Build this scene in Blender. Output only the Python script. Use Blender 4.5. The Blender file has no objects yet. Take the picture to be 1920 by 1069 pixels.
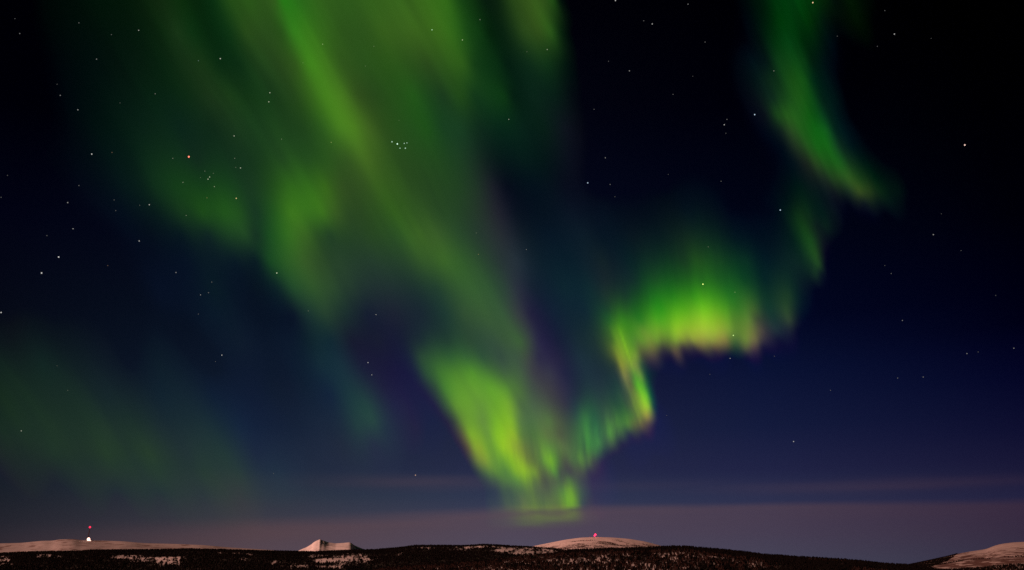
import bpy, math, random
import numpy as np
from mathutils import Vector

# =====================================================================  camera, sky, moonlight, exposure
FPX, CX, CY, HOR = 1520.0, 960.0, 534.5, 1062.0      # lens measured from known star distances
PITCH = math.atan((HOR-CY)/FPX)
EYE = 45.0
scene = bpy.context.scene
cam_d = bpy.data.cameras.new("camera"); cam = bpy.data.objects.new("camera", cam_d)
scene.collection.objects.link(cam); scene.camera = cam
cam_d.sensor_width = 36.0; cam_d.lens = 36.0*FPX/1920.0
cam_d.clip_start = 1.0; cam_d.clip_end = 2.0e7
cam.location = (0, 0, EYE); cam.rotation_euler = (math.pi/2+PITCH, 0, 0)
scene.view_settings.view_transform = 'Standard'
scene.view_settings.look = 'None'
scene.view_settings.exposure = 0.0; scene.view_settings.gamma = 1.0
scene.render.engine = 'CYCLES'
scene.cycles.transparent_max_bounces = 64
scene.cycles.use_denoising = False
scene.cycles.sample_clamp_indirect = 0.6; scene.cycles.sample_clamp_direct = 3.0
scene.cycles.filter_width = 1.5
scene.render.dither_intensity = 2.0

def lin(a):
    a = np.asarray(a, float)/255
    return np.where(a <= .04045, a/12.92, ((a+.055)/1.055)**2.4)
def unlin(a):
    a = np.maximum(a, 0)
    return 255*np.where(a <= .0031308, a*12.92, 1.055*np.power(np.maximum(a, 1e-9), 1/2.4)-.055)
def rowel(y, az=0.0):
    """elevation (degrees) of picture row y at compass bearing az"""
    v = (CY-y)/FPX; c = math.cos(PITCH)-v*math.sin(PITCH); s = math.sin(PITCH)+v*math.cos(PITCH)
    return math.degrees(math.atan2(s, c/math.cos(math.radians(az))))

# brightness of the clear night sky by compass bearing (columns) and elevation (rows)
AZ = [-34, -17, 0, 17, 34]
ROWY = [-40, 0, 200, 400, 600, 700, 800, 880, 930, 990, 1045]
SKY = [
 [(0,0,3),(0,0,3),(0,0,6),(2,3,18),(6,10,22),(10,16,28),(14,20,34),(19,25,35),(22,26,35),(29,30,39),(34,32,42)],
 [(0,1,4),(0,2,5),(0,5,8),(3,8,22),(8,18,34),(13,24,42),(20,32,50),(32,43,60),(45,53,65),(63,60,71),(76,72,86)],
 [(1,1,7),(1,1,8),(3,4,16),(5,9,28),(17,21,44),(23,26,56),(31,36,64),(38,42,72),(46,54,80),(66,66,88),(78,78,98)],
 [(0,0,3),(0,0,3),(0,0,8),(1,4,20),(3,8,35),(11,19,52),(20,27,60),(32,35,68),(42,46,76),(60,58,82),(66,68,88)],
 [(0,0,0),(0,0,0),(0,0,2),(0,0,7),(0,0,18),(3,4,34),(12,12,44),(24,22,52),(32,30,60),(42,38,60),(45,45,65)]]
CLOUD = [(37,33,40),(90,68,73),(88,72,84),(76,62,78),(54,38,58)]
EDGE = [1004, 979, 950, 943, 934]        # top of the low cloud deck in each column
WID = [2.5, 1.5, 0.85, 0.55, 0.6]          # softness of that edge, degrees
STREAK = [(-6.0, 5.5, 905, 0.22, 0.24), (25.0, 10.0, 909, 0.19, 0.36), (9.0, 7.0, 912, 0.2, 0.10)]

def make_world():
    w = bpy.data.worlds.new("World"); scene.world = w; w.cycles.sampling_method = 'NONE'; w.use_nodes = True
    nt = w.node_tree; N, L = nt.nodes, nt.links; N.clear()
    def new(t, **k):
        n = N.new(t)
        for a, b in k.items(): setattr(n, a, b)
        return n
    def val(x, sock):
        if hasattr(x, 'links') or hasattr(x, 'is_linked'): L.new(x, sock)
        else: sock.default_value = x
    def m(op, a, b=0.0, c=0.0, clamp=False):
        n = new('ShaderNodeMath', operation=op, use_clamp=clamp)
        for i, v in enumerate((a, b, c)): val(v, n.inputs[i])
        return n.outputs[0]
    def vec(op, a, b=None, s=None):
        n = new('ShaderNodeVectorMath', operation=op); L.new(a, n.inputs[0])
        if b is not None: val(b, n.inputs[1])
        if s is not None: val(s, n.inputs['Scale'])
        return n.outputs[0]
    tc = new('ShaderNodeTexCoord')
    sep = new('ShaderNodeSeparateXYZ'); L.new(tc.outputs['Generated'], sep.inputs[0])
    az = m('MULTIPLY', m('ARCTAN2', sep.outputs[0], sep.outputs[1]), 180/math.pi)
    el = m('MULTIPLY', m('ARCSINE', sep.outputs[2]), 180/math.pi)
    azc = m('MINIMUM', m('MAXIMUM', az, AZ[0]), AZ[-1])
    E0, E1 = 0.0, 42.0
    f = m('DIVIDE', m('SUBTRACT', el, E0), E1-E0, clamp=True)
    tent = [m('MAXIMUM', m('SUBTRACT', 1.0, m('ABSOLUTE', m('DIVIDE', m('SUBTRACT', azc, a), 17.0))), 0.0) for a in AZ]
    tot = None
    for k in range(5):
        r = new('ShaderNodeValToRGB'); r.color_ramp.interpolation = 'LINEAR'
        cols = lin(SKY[k]); els = [(rowel(y, AZ[k])-E0)/(E1-E0) for y in ROWY]
        e = r.color_ramp.elements
        e[0].position = 0; e[1].position = 1
        for p in els[1:-1]: e.new(p)
        order = sorted(range(len(els)), key=lambda i: els[i])
        for q, i in enumerate(order): e[q].position = els[i]; e[q].color = (*cols[i], 1)
        L.new(f, r.inputs[0])
        t = vec('SCALE', r.outputs[0], s=tent[k])
        tot = t if tot is None else vec('ADD', tot, t)
    def interp(vals):
        s = None
        for k in range(5):
            x = m('MULTIPLY', tent[k], float(vals[k])); s = x if s is None else m('ADD', s, x)
        return s
    # low cloud deck and thin streaks above it, broken by drawn-out noise
    cv = new('ShaderNodeCombineXYZ')
    L.new(m('MULTIPLY', az, 0.11), cv.inputs[0]); L.new(m('MULTIPLY', el, 1.5), cv.inputs[1])
    nz = new('ShaderNodeTexNoise'); nz.inputs['Scale'].default_value = 1.0; nz.inputs['Detail'].default_value = 4.0
    L.new(cv.outputs[0], nz.inputs['Vector'])
    nn = m('SUBTRACT', nz.outputs[0], 0.5)
    ecen = interp([rowel(y, a) for y, a in zip(EDGE, AZ)])
    d = m('ADD', m('SUBTRACT', ecen, el), m('MULTIPLY', nn, 0.25))
    a = m('ADD', m('DIVIDE', d, interp(WID)), 0.35, clamp=True)
    a = m('MULTIPLY', m('MULTIPLY', a, a), m('SUBTRACT', 3.0, m('MULTIPLY', a, 2.0)))
    fade = m('MAXIMUM', m('SUBTRACT', 1.0, m('DIVIDE', d, 5.0), clamp=True), 0.25)
    a = m('MULTIPLY', m('MULTIPLY', a, fade), m('ADD', 0.85, m('MULTIPLY', nn, 0.35)))
    for (a0, aw, y, sg, amp) in STREAK:
        da = m('DIVIDE', m('SUBTRACT', az, a0), aw)
        de = m('DIVIDE', m('ADD', m('SUBTRACT', el, rowel(y, a0)), m('MULTIPLY', nn, 0.5)), sg*2)
        g = m('EXPONENT', m('MULTIPLY', m('ADD', m('MULTIPLY', da, da), m('MULTIPLY', de, de)), -1.0))
        a = m('MAXIMUM', a, m('MULTIPLY', g, amp))
    cl = None
    for k in range(5):
        c = new('ShaderNodeRGB'); c.outputs[0].default_value = (*lin(CLOUD[k]), 1)
        t = vec('SCALE', c.outputs[0], s=tent[k]); cl = t if cl is None else vec('ADD', cl, t)
    mx = new('ShaderNodeMix', data_type='RGBA'); L.new(a, mx.inputs[0]); L.new(tot, mx.inputs[6]); L.new(cl, mx.inputs[7])
    # below the horizon only dark land would be seen
    up = m('GREATER_THAN', el, -1.5)
    bg = new('ShaderNodeBackground'); L.new(mx.outputs[2], bg.inputs[0]); L.new(up, bg.inputs[1])
    out = new('ShaderNodeOutputWorld'); L.new(bg.outputs[0], out.inputs[0])
make_world()

MOON_AZ, MOON_EL = math.radians(-126), math.radians(14)    # bearing the moonlight comes from: behind, to the left, low
sun_d = bpy.data.lights.new("moonlight", 'SUN'); sun = bpy.data.objects.new("moonlight", sun_d)
sun_d.energy = 4.6; sun_d.angle = math.radians(0.5); sun_d.color = (1.0, 0.46, 0.335)
scene.collection.objects.link(sun)
mdir = Vector((math.sin(MOON_AZ)*math.cos(MOON_EL), math.cos(MOON_AZ)*math.cos(MOON_EL), math.sin(MOON_EL)))
sun.rotation_euler = mdir.to_track_quat('Z', 'Y').to_euler()

# =====================================================================  helpers
def pix2dir(x, y):
    u = (x-CX)/FPX; v = (CY-y)/FPX
    cp, sp = math.cos(PITCH), math.sin(PITCH)
    dx = u; dy = cp-v*sp; dz = sp+v*cp
    n = np.sqrt(dx*dx+dy*dy+dz*dz)
    return dx/n, dy/n, dz/n
def tag(o, label=None, cat=None, group=None, kind=None):
    for k, v in (('label', label), ('category', cat), ('group', group), ('kind', kind)):
        if v: o[k] = v
    return o
def link(name, mesh, mat=None, parent=None, loc=None):
    o = bpy.data.objects.new(name, mesh); scene.collection.objects.link(o)
    if mat is not None and mesh is not None: mesh.materials.append(mat)
    if parent is not None: o.parent = parent
    if loc is not None: o.location = loc
    return o
def np_mesh(name, co, faces, n=4, smooth=False):
    me = bpy.data.meshes.new(name)
    co = np.ascontiguousarray(co, np.float32); faces = np.ascontiguousarray(faces, np.int32)
    me.vertices.add(len(co)); me.vertices.foreach_set('co', co.ravel())
    me.loops.add(faces.size); me.loops.foreach_set('vertex_index', faces.ravel())
    me.polygons.add(len(faces)); me.polygons.foreach_set('loop_start', np.arange(0, faces.size, n, dtype=np.int32))
    me.polygons.foreach_set('loop_total', np.full(len(faces), n, np.int32))
    me.update(calc_edges=True)
    if smooth: me.polygons.foreach_set('use_smooth', np.ones(len(faces), bool))
    return me
def vnoise(x, y, seed=0):
    """smooth value noise, numpy"""
    xi = np.floor(x).astype(np.int64); yi = np.floor(y).astype(np.int64)
    xf = x-xi; yf = y-yi
    def h(a, b):
        n = (a*374761393+b*668265263+seed*974634777) & 0xffffffff
        n = ((n ^ (n >> 13))*1274126177) & 0xffffffff
        return ((n ^ (n >> 16)) & 0xffff)/65535.0
    u = xf*xf*(3-2*xf); v = yf*yf*(3-2*yf)
    return (h(xi, yi)*(1-u)+h(xi+1, yi)*u)*(1-v)+(h(xi, yi+1)*(1-u)+h(xi+1, yi+1)*u)*v
def fbm(x, y, o=4, seed=0):
    s = 0; a = 0.5; t = 0
    for i in range(o):
        s = s+a*vnoise(x*2**i, y*2**i, seed+i*17); t += a; a *= 0.5
    return s/t

# =====================================================================  aurora: glowing sheets 100 to 250 km up
# light seen in the glow: picture row : column r g b ...
SAMP = {
0:"100 0 8 5 180 2 18 8 250 6 26 10 300 18 44 16 335 14 46 14 370 8 38 12 400 12 50 18 430 36 78 24 470 44 88 26 500 46 86 28 515 48 92 28 530 40 122 24 560 46 116 28 600 54 106 30 650 48 92 28 700 52 96 28 750 58 104 30 800 58 108 28 840 50 106 25 865 24 70 20 885 16 52 16 910 8 30 14 935 14 38 16 960 40 72 24 990 50 82 26 1020 48 84 26 1038 30 72 20 1050 4 20 10 1065 0 3 6 1400 0 8 8 1430 1 26 10 1460 1 50 12 1490 2 58 14 1520 3 50 10 1545 4 34 8 1565 2 14 8 1590 3 20 4 1615 1 12 3 1650 0 1 2",
40:"1400 0 6 12 1430 0 22 10 1460 1 50 10 1490 2 52 12 1520 2 44 8 1545 2 22 12 1570 1 8 6 1600 2 16 3 1640 0 2 2",
60:"60 0 2 4 130 1 10 8 200 3 18 10 260 6 26 12 305 14 42 16 330 26 58 24 360 14 50 18 390 8 40 14 430 16 54 20 460 40 76 26 500 42 78 28 530 42 86 26 548 50 118 28 575 58 124 28 610 58 112 30 640 48 90 28 680 46 86 28 720 54 94 28 770 60 102 30 820 60 108 28 850 50 104 26 875 28 76 22 900 16 58 18 918 6 34 12 945 10 36 16 980 40 72 26 1010 48 80 26 1035 38 78 24 1052 10 36 14 1070 0 6 8",
80:"1400 1 4 12 1430 2 20 14 1455 4 48 14 1480 6 60 18 1505 1 40 10 1530 1 30 12 1555 0 12 16 1580 0 1 8",
115:"1410 2 14 20 1435 4 20 20 1460 12 54 20 1480 14 64 20 1505 10 58 18 1522 2 30 14 1550 1 14 18 1580 0 1 10",
120:"100 0 4 8 180 2 14 12 250 6 24 14 310 10 36 16 350 22 50 22 380 24 54 22 410 12 44 18 450 14 46 20 490 34 70 28 530 42 76 28 555 50 90 28 580 62 126 28 610 66 122 30 640 54 96 30 680 44 84 28 720 44 86 26 760 44 84 27 800 44 78 28 840 50 96 28 868 46 92 26 890 22 62 22 915 14 54 20 932 10 46 18 950 5 30 16 990 14 44 24 1030 16 48 22 1060 4 22 14 1085 1 4 10",
150:"1415 4 18 20 1440 10 34 22 1462 14 50 22 1485 22 72 20 1508 18 72 20 1525 2 40 20 1550 1 20 20 1575 0 3 12",
180:"110 0 4 10 200 3 18 14 280 8 32 18 350 14 42 20 395 28 56 26 430 26 58 24 470 20 54 22 510 26 60 26 550 38 74 28 580 52 98 28 610 68 126 30 640 72 124 32 670 54 88 30 700 42 76 28 740 38 80 26 775 36 88 26 805 30 72 28 830 28 62 30 865 36 80 26 890 20 58 26 915 18 58 24 945 14 56 20 962 6 32 18 1000 10 36 24 1040 8 30 22 1075 4 10 16 1100 1 3 12",
185:"1425 8 20 22 1450 14 40 26 1475 22 66 24 1500 26 80 22 1520 14 70 20 1540 4 36 22 1565 1 20 20 1590 0 1 8",
215:"1435 10 18 24 1455 22 58 24 1475 34 84 26 1500 28 84 24 1522 14 76 18 1545 8 52 26 1570 1 20 22 1595 0 2 10",
240:"120 1 5 12 200 3 20 16 270 10 34 22 340 12 38 26 400 16 42 24 440 26 56 28 480 26 60 28 520 30 66 28 570 34 72 28 605 48 96 30 635 70 124 32 665 74 124 32 695 62 98 32 730 44 82 28 770 36 80 28 800 32 82 26 830 26 66 32 865 26 64 34 900 16 46 28 940 8 38 24 980 8 34 24 1020 8 30 22 1060 14 20 28 1090 6 8 18 1130 1 3 14",
245:"1445 4 14 22 1465 16 32 26 1482 38 70 32 1505 28 82 24 1530 16 88 20 1550 16 78 26 1568 4 36 28 1590 1 16 22 1620 0 2 10",
275:"1470 4 14 22 1490 28 46 30 1510 32 70 28 1532 22 90 22 1552 20 86 22 1572 16 54 30 1595 2 22 24 1630 0 4 12",
300:"100 1 5 14 180 3 14 18 250 8 30 22 310 18 50 26 370 18 44 28 430 20 50 28 480 24 56 28 530 34 72 30 580 38 80 30 610 44 88 30 650 52 88 32 690 62 98 32 730 48 84 30 780 40 78 30 820 34 72 30 860 30 64 34 900 22 42 32 935 8 26 24 980 6 26 24 1020 5 22 22 1070 10 14 26 1110 3 5 18",
305:"1490 6 18 24 1510 24 34 28 1530 34 64 28 1555 26 82 24 1575 24 80 26 1595 18 52 26 1620 1 24 18 1660 0 4 12",
335:"1520 14 26 26 1545 24 38 30 1570 34 68 28 1592 42 80 30 1612 26 62 24 1640 2 28 16 1670 1 14 14 1700 0 2 10",
350:"150 3 8 20 230 6 22 24 290 16 46 26 330 22 62 26 380 22 62 26 430 24 64 28 470 26 58 32 510 34 76 28 545 48 102 28 580 50 104 28 610 58 108 28 640 52 84 32 680 50 82 32 720 52 90 30 770 46 82 32 820 38 72 32 860 34 66 34 895 32 52 38 925 26 30 38 950 8 14 26 1000 4 16 26 1060 8 12 26 1110 4 6 20 1180 2 6 20 1250 1 6 18 1350 0 6 20 1500 2 22 20",
360:"1540 8 24 26 1565 14 22 26 1590 22 40 30 1612 50 72 30 1632 36 60 26 1655 8 32 18 1685 2 18 16 1710 0 2 12",
380:"1440 0 8 22 1480 2 20 20 1560 8 16 26 1590 3 8 22 1620 14 24 28 1645 10 26 24 1670 4 20 20 1700 1 4 14",
400:"150 3 7 22 230 4 14 26 290 8 26 26 340 22 54 28 380 30 76 26 420 34 84 28 450 32 76 30 480 24 56 34 515 36 86 30 545 60 118 30 575 56 112 30 605 58 110 30 630 56 92 34 655 44 74 34 700 44 78 32 740 48 88 30 780 50 88 34 820 44 78 36 860 38 68 38 900 36 52 42 935 32 34 44 970 10 18 30 1020 6 16 28 1070 10 18 32 1130 6 14 28 1200 4 12 24 1290 6 20 28 1370 2 8 24 1450 0 8 22 1500 14 46 22 1540 4 26 24 1560 8 22 26 1620 2 4 22 1660 1 4 18",
425:"1510 20 58 24 1550 10 30 26 1575 4 10 22 1530 12 28 26 1480 5 26 24",
440:"200 4 8 24 280 5 14 26 340 8 24 30 390 16 38 34 430 28 64 34 460 32 68 36 480 22 50 34 505 28 76 32 540 50 104 32 570 56 100 34 595 42 78 34 617 34 64 36 650 38 68 36 700 40 72 34 745 44 82 36 785 58 98 36 820 56 92 40 860 42 74 42 900 38 56 46 940 36 42 48 980 16 26 36 1030 8 20 34 1090 12 24 36",
450:"1130 8 20 32 1190 10 24 30 1240 10 30 30 1290 18 42 30 1330 14 42 30 1380 4 24 30 1430 2 16 28 1490 6 32 26 1520 24 68 28 1540 14 26 28 1565 2 6 22",
475:"1500 10 38 30 1530 30 68 30 1548 8 8 28",
490:"250 5 12 28 350 7 18 34 440 10 26 36 480 10 28 34 505 24 66 34 535 42 88 36 570 52 88 38 600 44 74 38 640 38 64 42 700 36 60 44 750 38 66 42 790 48 82 40 830 58 100 40 865 50 90 42 900 44 74 46 935 38 52 50 970 34 44 54 1010 14 28 40 1070 10 26 38 1130 18 30 36 1180 10 32 36 1230 16 46 34 1280 24 60 32 1310 30 74 30 1350 22 66 32 1400 10 46 34 1440 4 26 34 1490 12 36 34",
497:"1522 18 46 32 1537 30 64 34 1548 5 8 28",
515:"1540 10 22 32 1515 10 30 32 1530 20 44 34",
525:"1135 22 34 40 1185 18 42 40 1230 24 70 34 1275 28 88 30 1315 34 96 30 1350 28 88 32 1395 14 62 34 1435 6 34 36 1480 14 42 36",
540:"300 7 16 34 400 9 25 35 480 8 20 32 520 14 36 38 550 34 72 42 585 46 82 42 620 44 74 44 660 36 58 46 720 32 48 48 780 30 52 46 820 34 62 46 855 48 84 46 890 52 90 48 920 48 82 50 945 44 66 54 970 40 46 58 1000 20 30 46 1060 14 34 44 1105 16 38 44 1530 3 8 30 1508 8 22 34",
555:"1135 26 46 42 1175 24 56 40 1215 28 92 32 1260 38 122 28 1300 54 140 28 1335 58 138 30 1370 36 110 34 1410 34 80 38 1440 14 46 38 1480 26 56 38 1495 10 34 36",
580:"1140 28 62 42 1175 36 88 36 1205 36 106 30 1240 46 140 28 1285 84 166 30 1325 104 178 34 1355 84 158 34 1385 56 116 38 1412 62 96 44 1440 20 52 44 1475 38 66 42 1497 10 28 38",
590:"400 10 24 39 500 9 20 36 550 11 22 38 580 26 50 46 610 36 62 46 650 27 46 46 690 22 30 48 740 28 34 50 790 26 40 50 835 30 56 50 870 48 78 50 910 54 86 52 945 54 84 56 970 54 62 62 995 34 32 58 1040 18 30 50 1100 18 38 48",
600:"1143 36 88 40 1170 54 128 32 1200 44 118 34 1235 74 158 34 1275 114 180 36 1315 134 184 44 1350 122 170 42 1378 82 130 44 1405 86 118 52 1420 60 72 52 1450 24 48 48 1480 44 62 48 1500 8 16 38 100 8 15 26 20 10 14 23",
620:"1146 60 104 40 1160 88 150 34 1180 68 138 34 1205 92 138 46 1235 108 160 44 1268 132 178 44 1300 144 176 50 1340 150 182 54 1368 116 150 54 1390 94 128 50 1410 100 112 58 1428 74 70 62 1455 30 44 54 1475 26 34 50 1495 8 10 40",
638:"1148 66 102 42 1162 108 156 42 1185 80 138 44 1205 96 140 48 1232 108 144 52 1255 100 130 50 1268 118 148 54 1282 120 136 56 1300 132 144 60 1335 142 154 64 1360 124 120 64 1378 76 108 54 1400 104 126 58 1418 98 94 66 1435 48 44 60 1460 16 18 48",
640:"450 14 26 42 530 12 24 42 580 15 34 44 620 18 40 50 660 23 27 46 710 24 28 48 760 23 31 50 790 28 46 50 840 34 62 48 880 44 72 52 920 50 76 58 950 56 84 56 975 60 92 56 992 58 70 64 1010 40 38 66 1045 24 28 54 1090 24 42 50 200 11 19 32 20 13 21 26 110 12 22 29",
645:"1295 90 88 62 1320 118 116 64 1350 116 108 64 1378 60 90 52 1400 92 108 58 1418 84 76 66",
660:"1310 38 34 54 1340 50 44 58 1370 26 40 50 1400 56 56 60 1412 50 42 62 1240 52 50 58 1265 84 72 62",
948:"1010 92 112 70 1040 96 112 70 1068 112 162 56 1079 98 136 64 1092 68 78 80",
652:"1310 80 72 58 1340 94 80 60 1368 64 70 52 1152 96 124 46 1166 122 164 44 1186 92 144 44 1200 92 112 54 1225 104 110 58 1243 62 64 56 1265 88 88 58 1280 58 50 58 1300 56 52 58 1325 86 84 58 1350 84 78 58 1378 40 66 50 1398 84 90 60 1412 80 66 66 1430 24 22 54",
668:"1153 92 108 48 1165 134 160 50 1180 116 160 46 1193 110 140 56 1207 66 70 56 1225 76 68 64 1240 38 36 56 1258 28 26 54 1272 66 56 60 1285 22 22 52 1320 24 22 54 1360 18 18 54 1400 24 24 54 1430 14 16 50",
672:"770 26 36 56 790 42 72 52 815 48 88 50 845 52 100 50 875 54 98 52 905 50 84 58 940 52 74 62 970 60 82 66 990 62 70 66 1010 46 44 68 1045 36 34 62 1090 28 46 58",
685:"1155 56 72 52 1165 138 146 56 1178 126 152 58 1192 112 134 64 1203 50 80 58 1220 34 36 58 1245 20 26 56 1272 24 26 56 1300 14 20 52 0 18 34 30 80 18 36 34 300 14 28 40 600 20 42 54 640 24 46 58 680 26 30 54",
700:"780 28 36 60 800 44 78 54 825 64 116 48 855 80 138 46 885 82 142 46 915 72 118 54 945 66 96 64 975 66 90 66 1000 60 62 68 1030 54 54 70 1060 34 36 64 1100 30 48 60",
705:"1128 30 48 57 1147 32 52 56 1160 50 68 60 1170 128 132 72 1180 108 124 68 1190 80 134 56 1202 92 134 60 1212 24 66 54 1228 12 30 50",
722:"1085 30 44 60 1130 34 54 60 1163 42 68 60 1174 96 112 70 1184 100 112 62 1192 84 158 48 1203 84 154 50 1211 50 110 56 1222 12 42 56 520 15 26 46 570 16 30 48",
730:"795 30 34 62 815 44 66 58 835 72 128 50 860 94 152 48 890 98 154 50 920 96 156 48 950 90 142 52 975 72 104 60 1000 64 76 68 1030 62 62 68 1060 44 44 68 720 30 32 60",
742:"1085 34 50 62 1125 38 62 62 1160 40 72 60 1180 76 98 64 1190 118 148 60 1203 116 176 50 1213 96 168 52 1220 24 84 60 1232 12 28 58 0 22 40 30 100 24 42 36 200 22 38 42 300 18 34 46 400 16 30 50 480 16 27 49 620 20 36 58 660 28 54 60",
760:"815 32 32 64 835 54 82 58 855 98 150 50 880 104 158 50 910 100 150 54 935 108 166 46 955 112 160 50 975 80 112 64 1000 72 94 70 1030 68 78 68 1060 52 54 68 690 34 62 62 740 32 35 66 760 32 33 65",
762:"1080 38 60 66 1105 40 80 62 1135 46 76 62 1165 44 84 58 1183 76 100 62 1196 124 160 56 1208 142 182 56 1217 122 166 56 1224 36 72 66 1236 16 28 62",
780:"1080 46 76 68 1098 52 106 64 1115 42 88 66 1140 58 92 66 1165 56 104 58 1185 74 116 58 1200 116 138 62 1213 144 140 68 1221 96 100 72 1232 28 34 68",
790:"835 34 32 62 850 52 62 60 865 94 130 54 885 112 164 50 905 100 142 60 925 110 166 48 945 128 184 42 960 128 178 48 975 88 122 66 1000 78 110 68 1030 82 110 66 1050 72 84 66 640 28 44 60 700 38 66 64",
796:"1072 58 82 68 1098 58 118 66 1115 46 98 68 1135 62 106 66 1155 72 122 62 1175 72 116 60 1190 92 106 62 1205 104 96 68 1216 74 64 72 1228 34 34 70",
803:"0 24 42 34 100 30 50 38 200 32 52 42 300 28 44 48 380 28 46 52 450 22 38 60 600 26 38 58 670 34 58 62 722 34 50 66 780 34 34 64",
815:"850 40 38 64 868 88 92 60 880 124 168 48 897 124 172 48 915 104 150 58 930 128 184 44 945 138 190 42 962 148 188 46 976 94 128 60 1000 80 116 62 1025 92 116 66 1050 76 86 66 1075 64 94 68 1100 62 118 66 1120 54 104 70 1145 72 120 66 1165 60 88 68 1180 40 46 70 1205 40 38 70",
832:"1105 60 118 66 1125 60 108 70 1145 60 82 70 1165 38 40 68 700 36 46 66 640 32 42 60",
840:"865 44 40 60 878 86 80 62 888 124 152 54 900 138 168 50 915 112 160 52 930 116 168 50 942 144 194 44 956 148 188 46 968 140 168 54 982 104 124 60 1005 92 122 64 1030 94 138 62 1045 88 118 66 1060 86 106 72 1085 66 104 66",
850:"1105 68 112 66 1120 56 88 70 1135 42 52 70 1150 36 36 68 0 28 38 38 100 32 52 40 200 36 58 42 280 38 60 44 350 34 50 52 420 34 54 54 480 28 40 62",
865:"880 48 52 66 895 100 118 62 908 122 146 58 925 108 154 58 945 108 160 54 960 128 178 46 975 138 176 50 990 110 132 58 1005 90 112 62 1020 102 150 60 1032 114 166 54 1043 88 134 60 1058 76 84 70 1075 74 100 70 1088 80 116 66 1101 78 110 68 1112 64 74 72 1128 44 42 74",
885:"895 50 62 68 912 80 110 66 930 94 138 60 950 90 138 62 968 122 166 52 985 134 176 50 1000 122 160 54 1012 90 108 64 1025 92 116 66 1040 86 138 62 1052 72 82 72 1068 66 68 74 1085 76 84 74 1105 56 54 76",
892:"0 26 28 42 100 30 38 42 200 36 52 42 300 38 58 46 380 40 58 52 450 42 58 58 520 36 50 66",
900:"910 48 64 72 930 66 94 70 950 84 128 64 970 90 134 64 990 108 146 58 1005 92 116 66 1020 80 88 70 1040 80 96 72 1055 76 92 72 1066 80 112 68 1078 72 88 74 1095 60 64 78",
920:"930 50 62 78 955 68 92 74 980 78 104 72 1010 82 98 74 1040 82 106 72 1055 90 134 66 1068 108 156 58 1077 88 124 66 1090 64 84 78 1105 52 58 80",
932:"0 26 26 40 120 30 34 42 220 34 42 44 300 38 50 48 380 44 54 54 450 52 58 62",
942:"920 54 64 80 950 72 90 78 980 88 104 76 1005 92 114 70 1035 94 116 70 1055 100 136 62 1070 118 172 54 1080 100 142 60 1090 66 84 78 1105 60 60 80",
970:"925 84 76 84 950 88 84 84 980 100 118 72 1010 106 130 66 1040 106 126 68 1075 104 124 68 1095 92 84 82 1115 84 72 84",
}

def base_light(X, Y):
    dx, dy, dz = pix2dir(X, Y)
    az = np.degrees(np.arctan2(dx, dy)); el = np.degrees(np.arcsin(dz)); az = np.clip(az, AZ[0], AZ[-1])
    T = lin(SKY); base = np.zeros((3,)+X.shape)
    for k in range(5):
        w = np.maximum(0, 1-abs((az-AZ[k])/17.0))
        els = [rowel(y, AZ[k]) for y in ROWY]
        for c in range(3): base[c] += w*np.interp(el, els[::-1], T[k, ::-1, c])
    CL = lin(CLOUD); e = np.interp(az, AZ, [rowel(y, b) for y, b in zip(EDGE, AZ)]); d = e-el
    a = np.clip(d/np.interp(az, AZ, WID)+.35, 0, 1); a = a*a*(3-2*a); a = a*.85*np.clip(1-d/5.0, 0.25, 1)
    for c in range(3): base[c] = base[c]*(1-a)+np.interp(az, AZ, CL[:, c])*a
    return base
SHX, ALONG, C0 = 0.42, 0.55, 3.5
def warp(x, y):
    n = math.hypot(SHX, 1); ax, ay = SHX/n, 1/n
    return np.stack([x*ay-y*ax, (x*ax+y*ay)*ALONG], -1)
def fit():
    S = []
    for y, s in SAMP.items():
        v = [float(t) for t in s.split()]
        for i in range(0, len(v), 4): S.append((v[i], y, v[i+1], v[i+2], v[i+3]))
    P = np.array(S); ex = []
    for x in range(-120, 2060, 52):
        for y in range(-100, 1050, 46):
            far = np.min(np.hypot(P[:, 0]-x, P[:, 1]-y)) > 56
            if far and not (y < 0 and 100 < x < 1660 and not 1080 < x < 1390): ex.append((x, y))
    for s in [s for s in S if s[1] == 0]:                 # the bands go on above the picture
        for k in (1, 2): S.append((s[0]-k*35, -k*90.0, s[2], s[3], s[4]))
    P = np.array(S); B = unlin(base_light(P[:, 0], P[:, 1])); R = P[:, 2:]-B.T
    xs = np.concatenate([P[:, 0], [e[0] for e in ex]]); ys = np.concatenate([P[:, 1], [e[1] for e in ex]])
    R = np.vstack([R, np.zeros((len(ex), 3))]); W = warp(xs, ys)
    D = np.sqrt(((W[:, None]-W[None])**2).sum(-1)+C0*C0)
    n = len(xs); A = np.zeros((n+1, n+1)); A[:n, :n] = D-np.eye(n)*1.0; A[:n, n] = 1; A[n, :n] = 1
    return W, np.linalg.solve(A, np.vstack([R, np.zeros((1, 3))]))
def evaluate(W, w, X, Y):
    Q = warp(X.ravel(), Y.ravel()); out = np.zeros((Q.shape[0], 3))
    for i in range(0, len(Q), 4000):
        q = Q[i:i+4000].astype(np.float32)
        D = np.sqrt((q[:, None, 0]-W[None, :, 0].astype(np.float32))**2+(q[:, None, 1]-W[None, :, 1].astype(np.float32))**2+C0*C0)
        out[i:i+4000] = D@w[:-1]+w[-1]
    return out.T.reshape((3,)+X.shape)
def sst(a, b, x):
    t = np.clip((x-a)/(b-a), 0, 1); return t*t*(3-2*t)
STEP = 4.0
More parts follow.
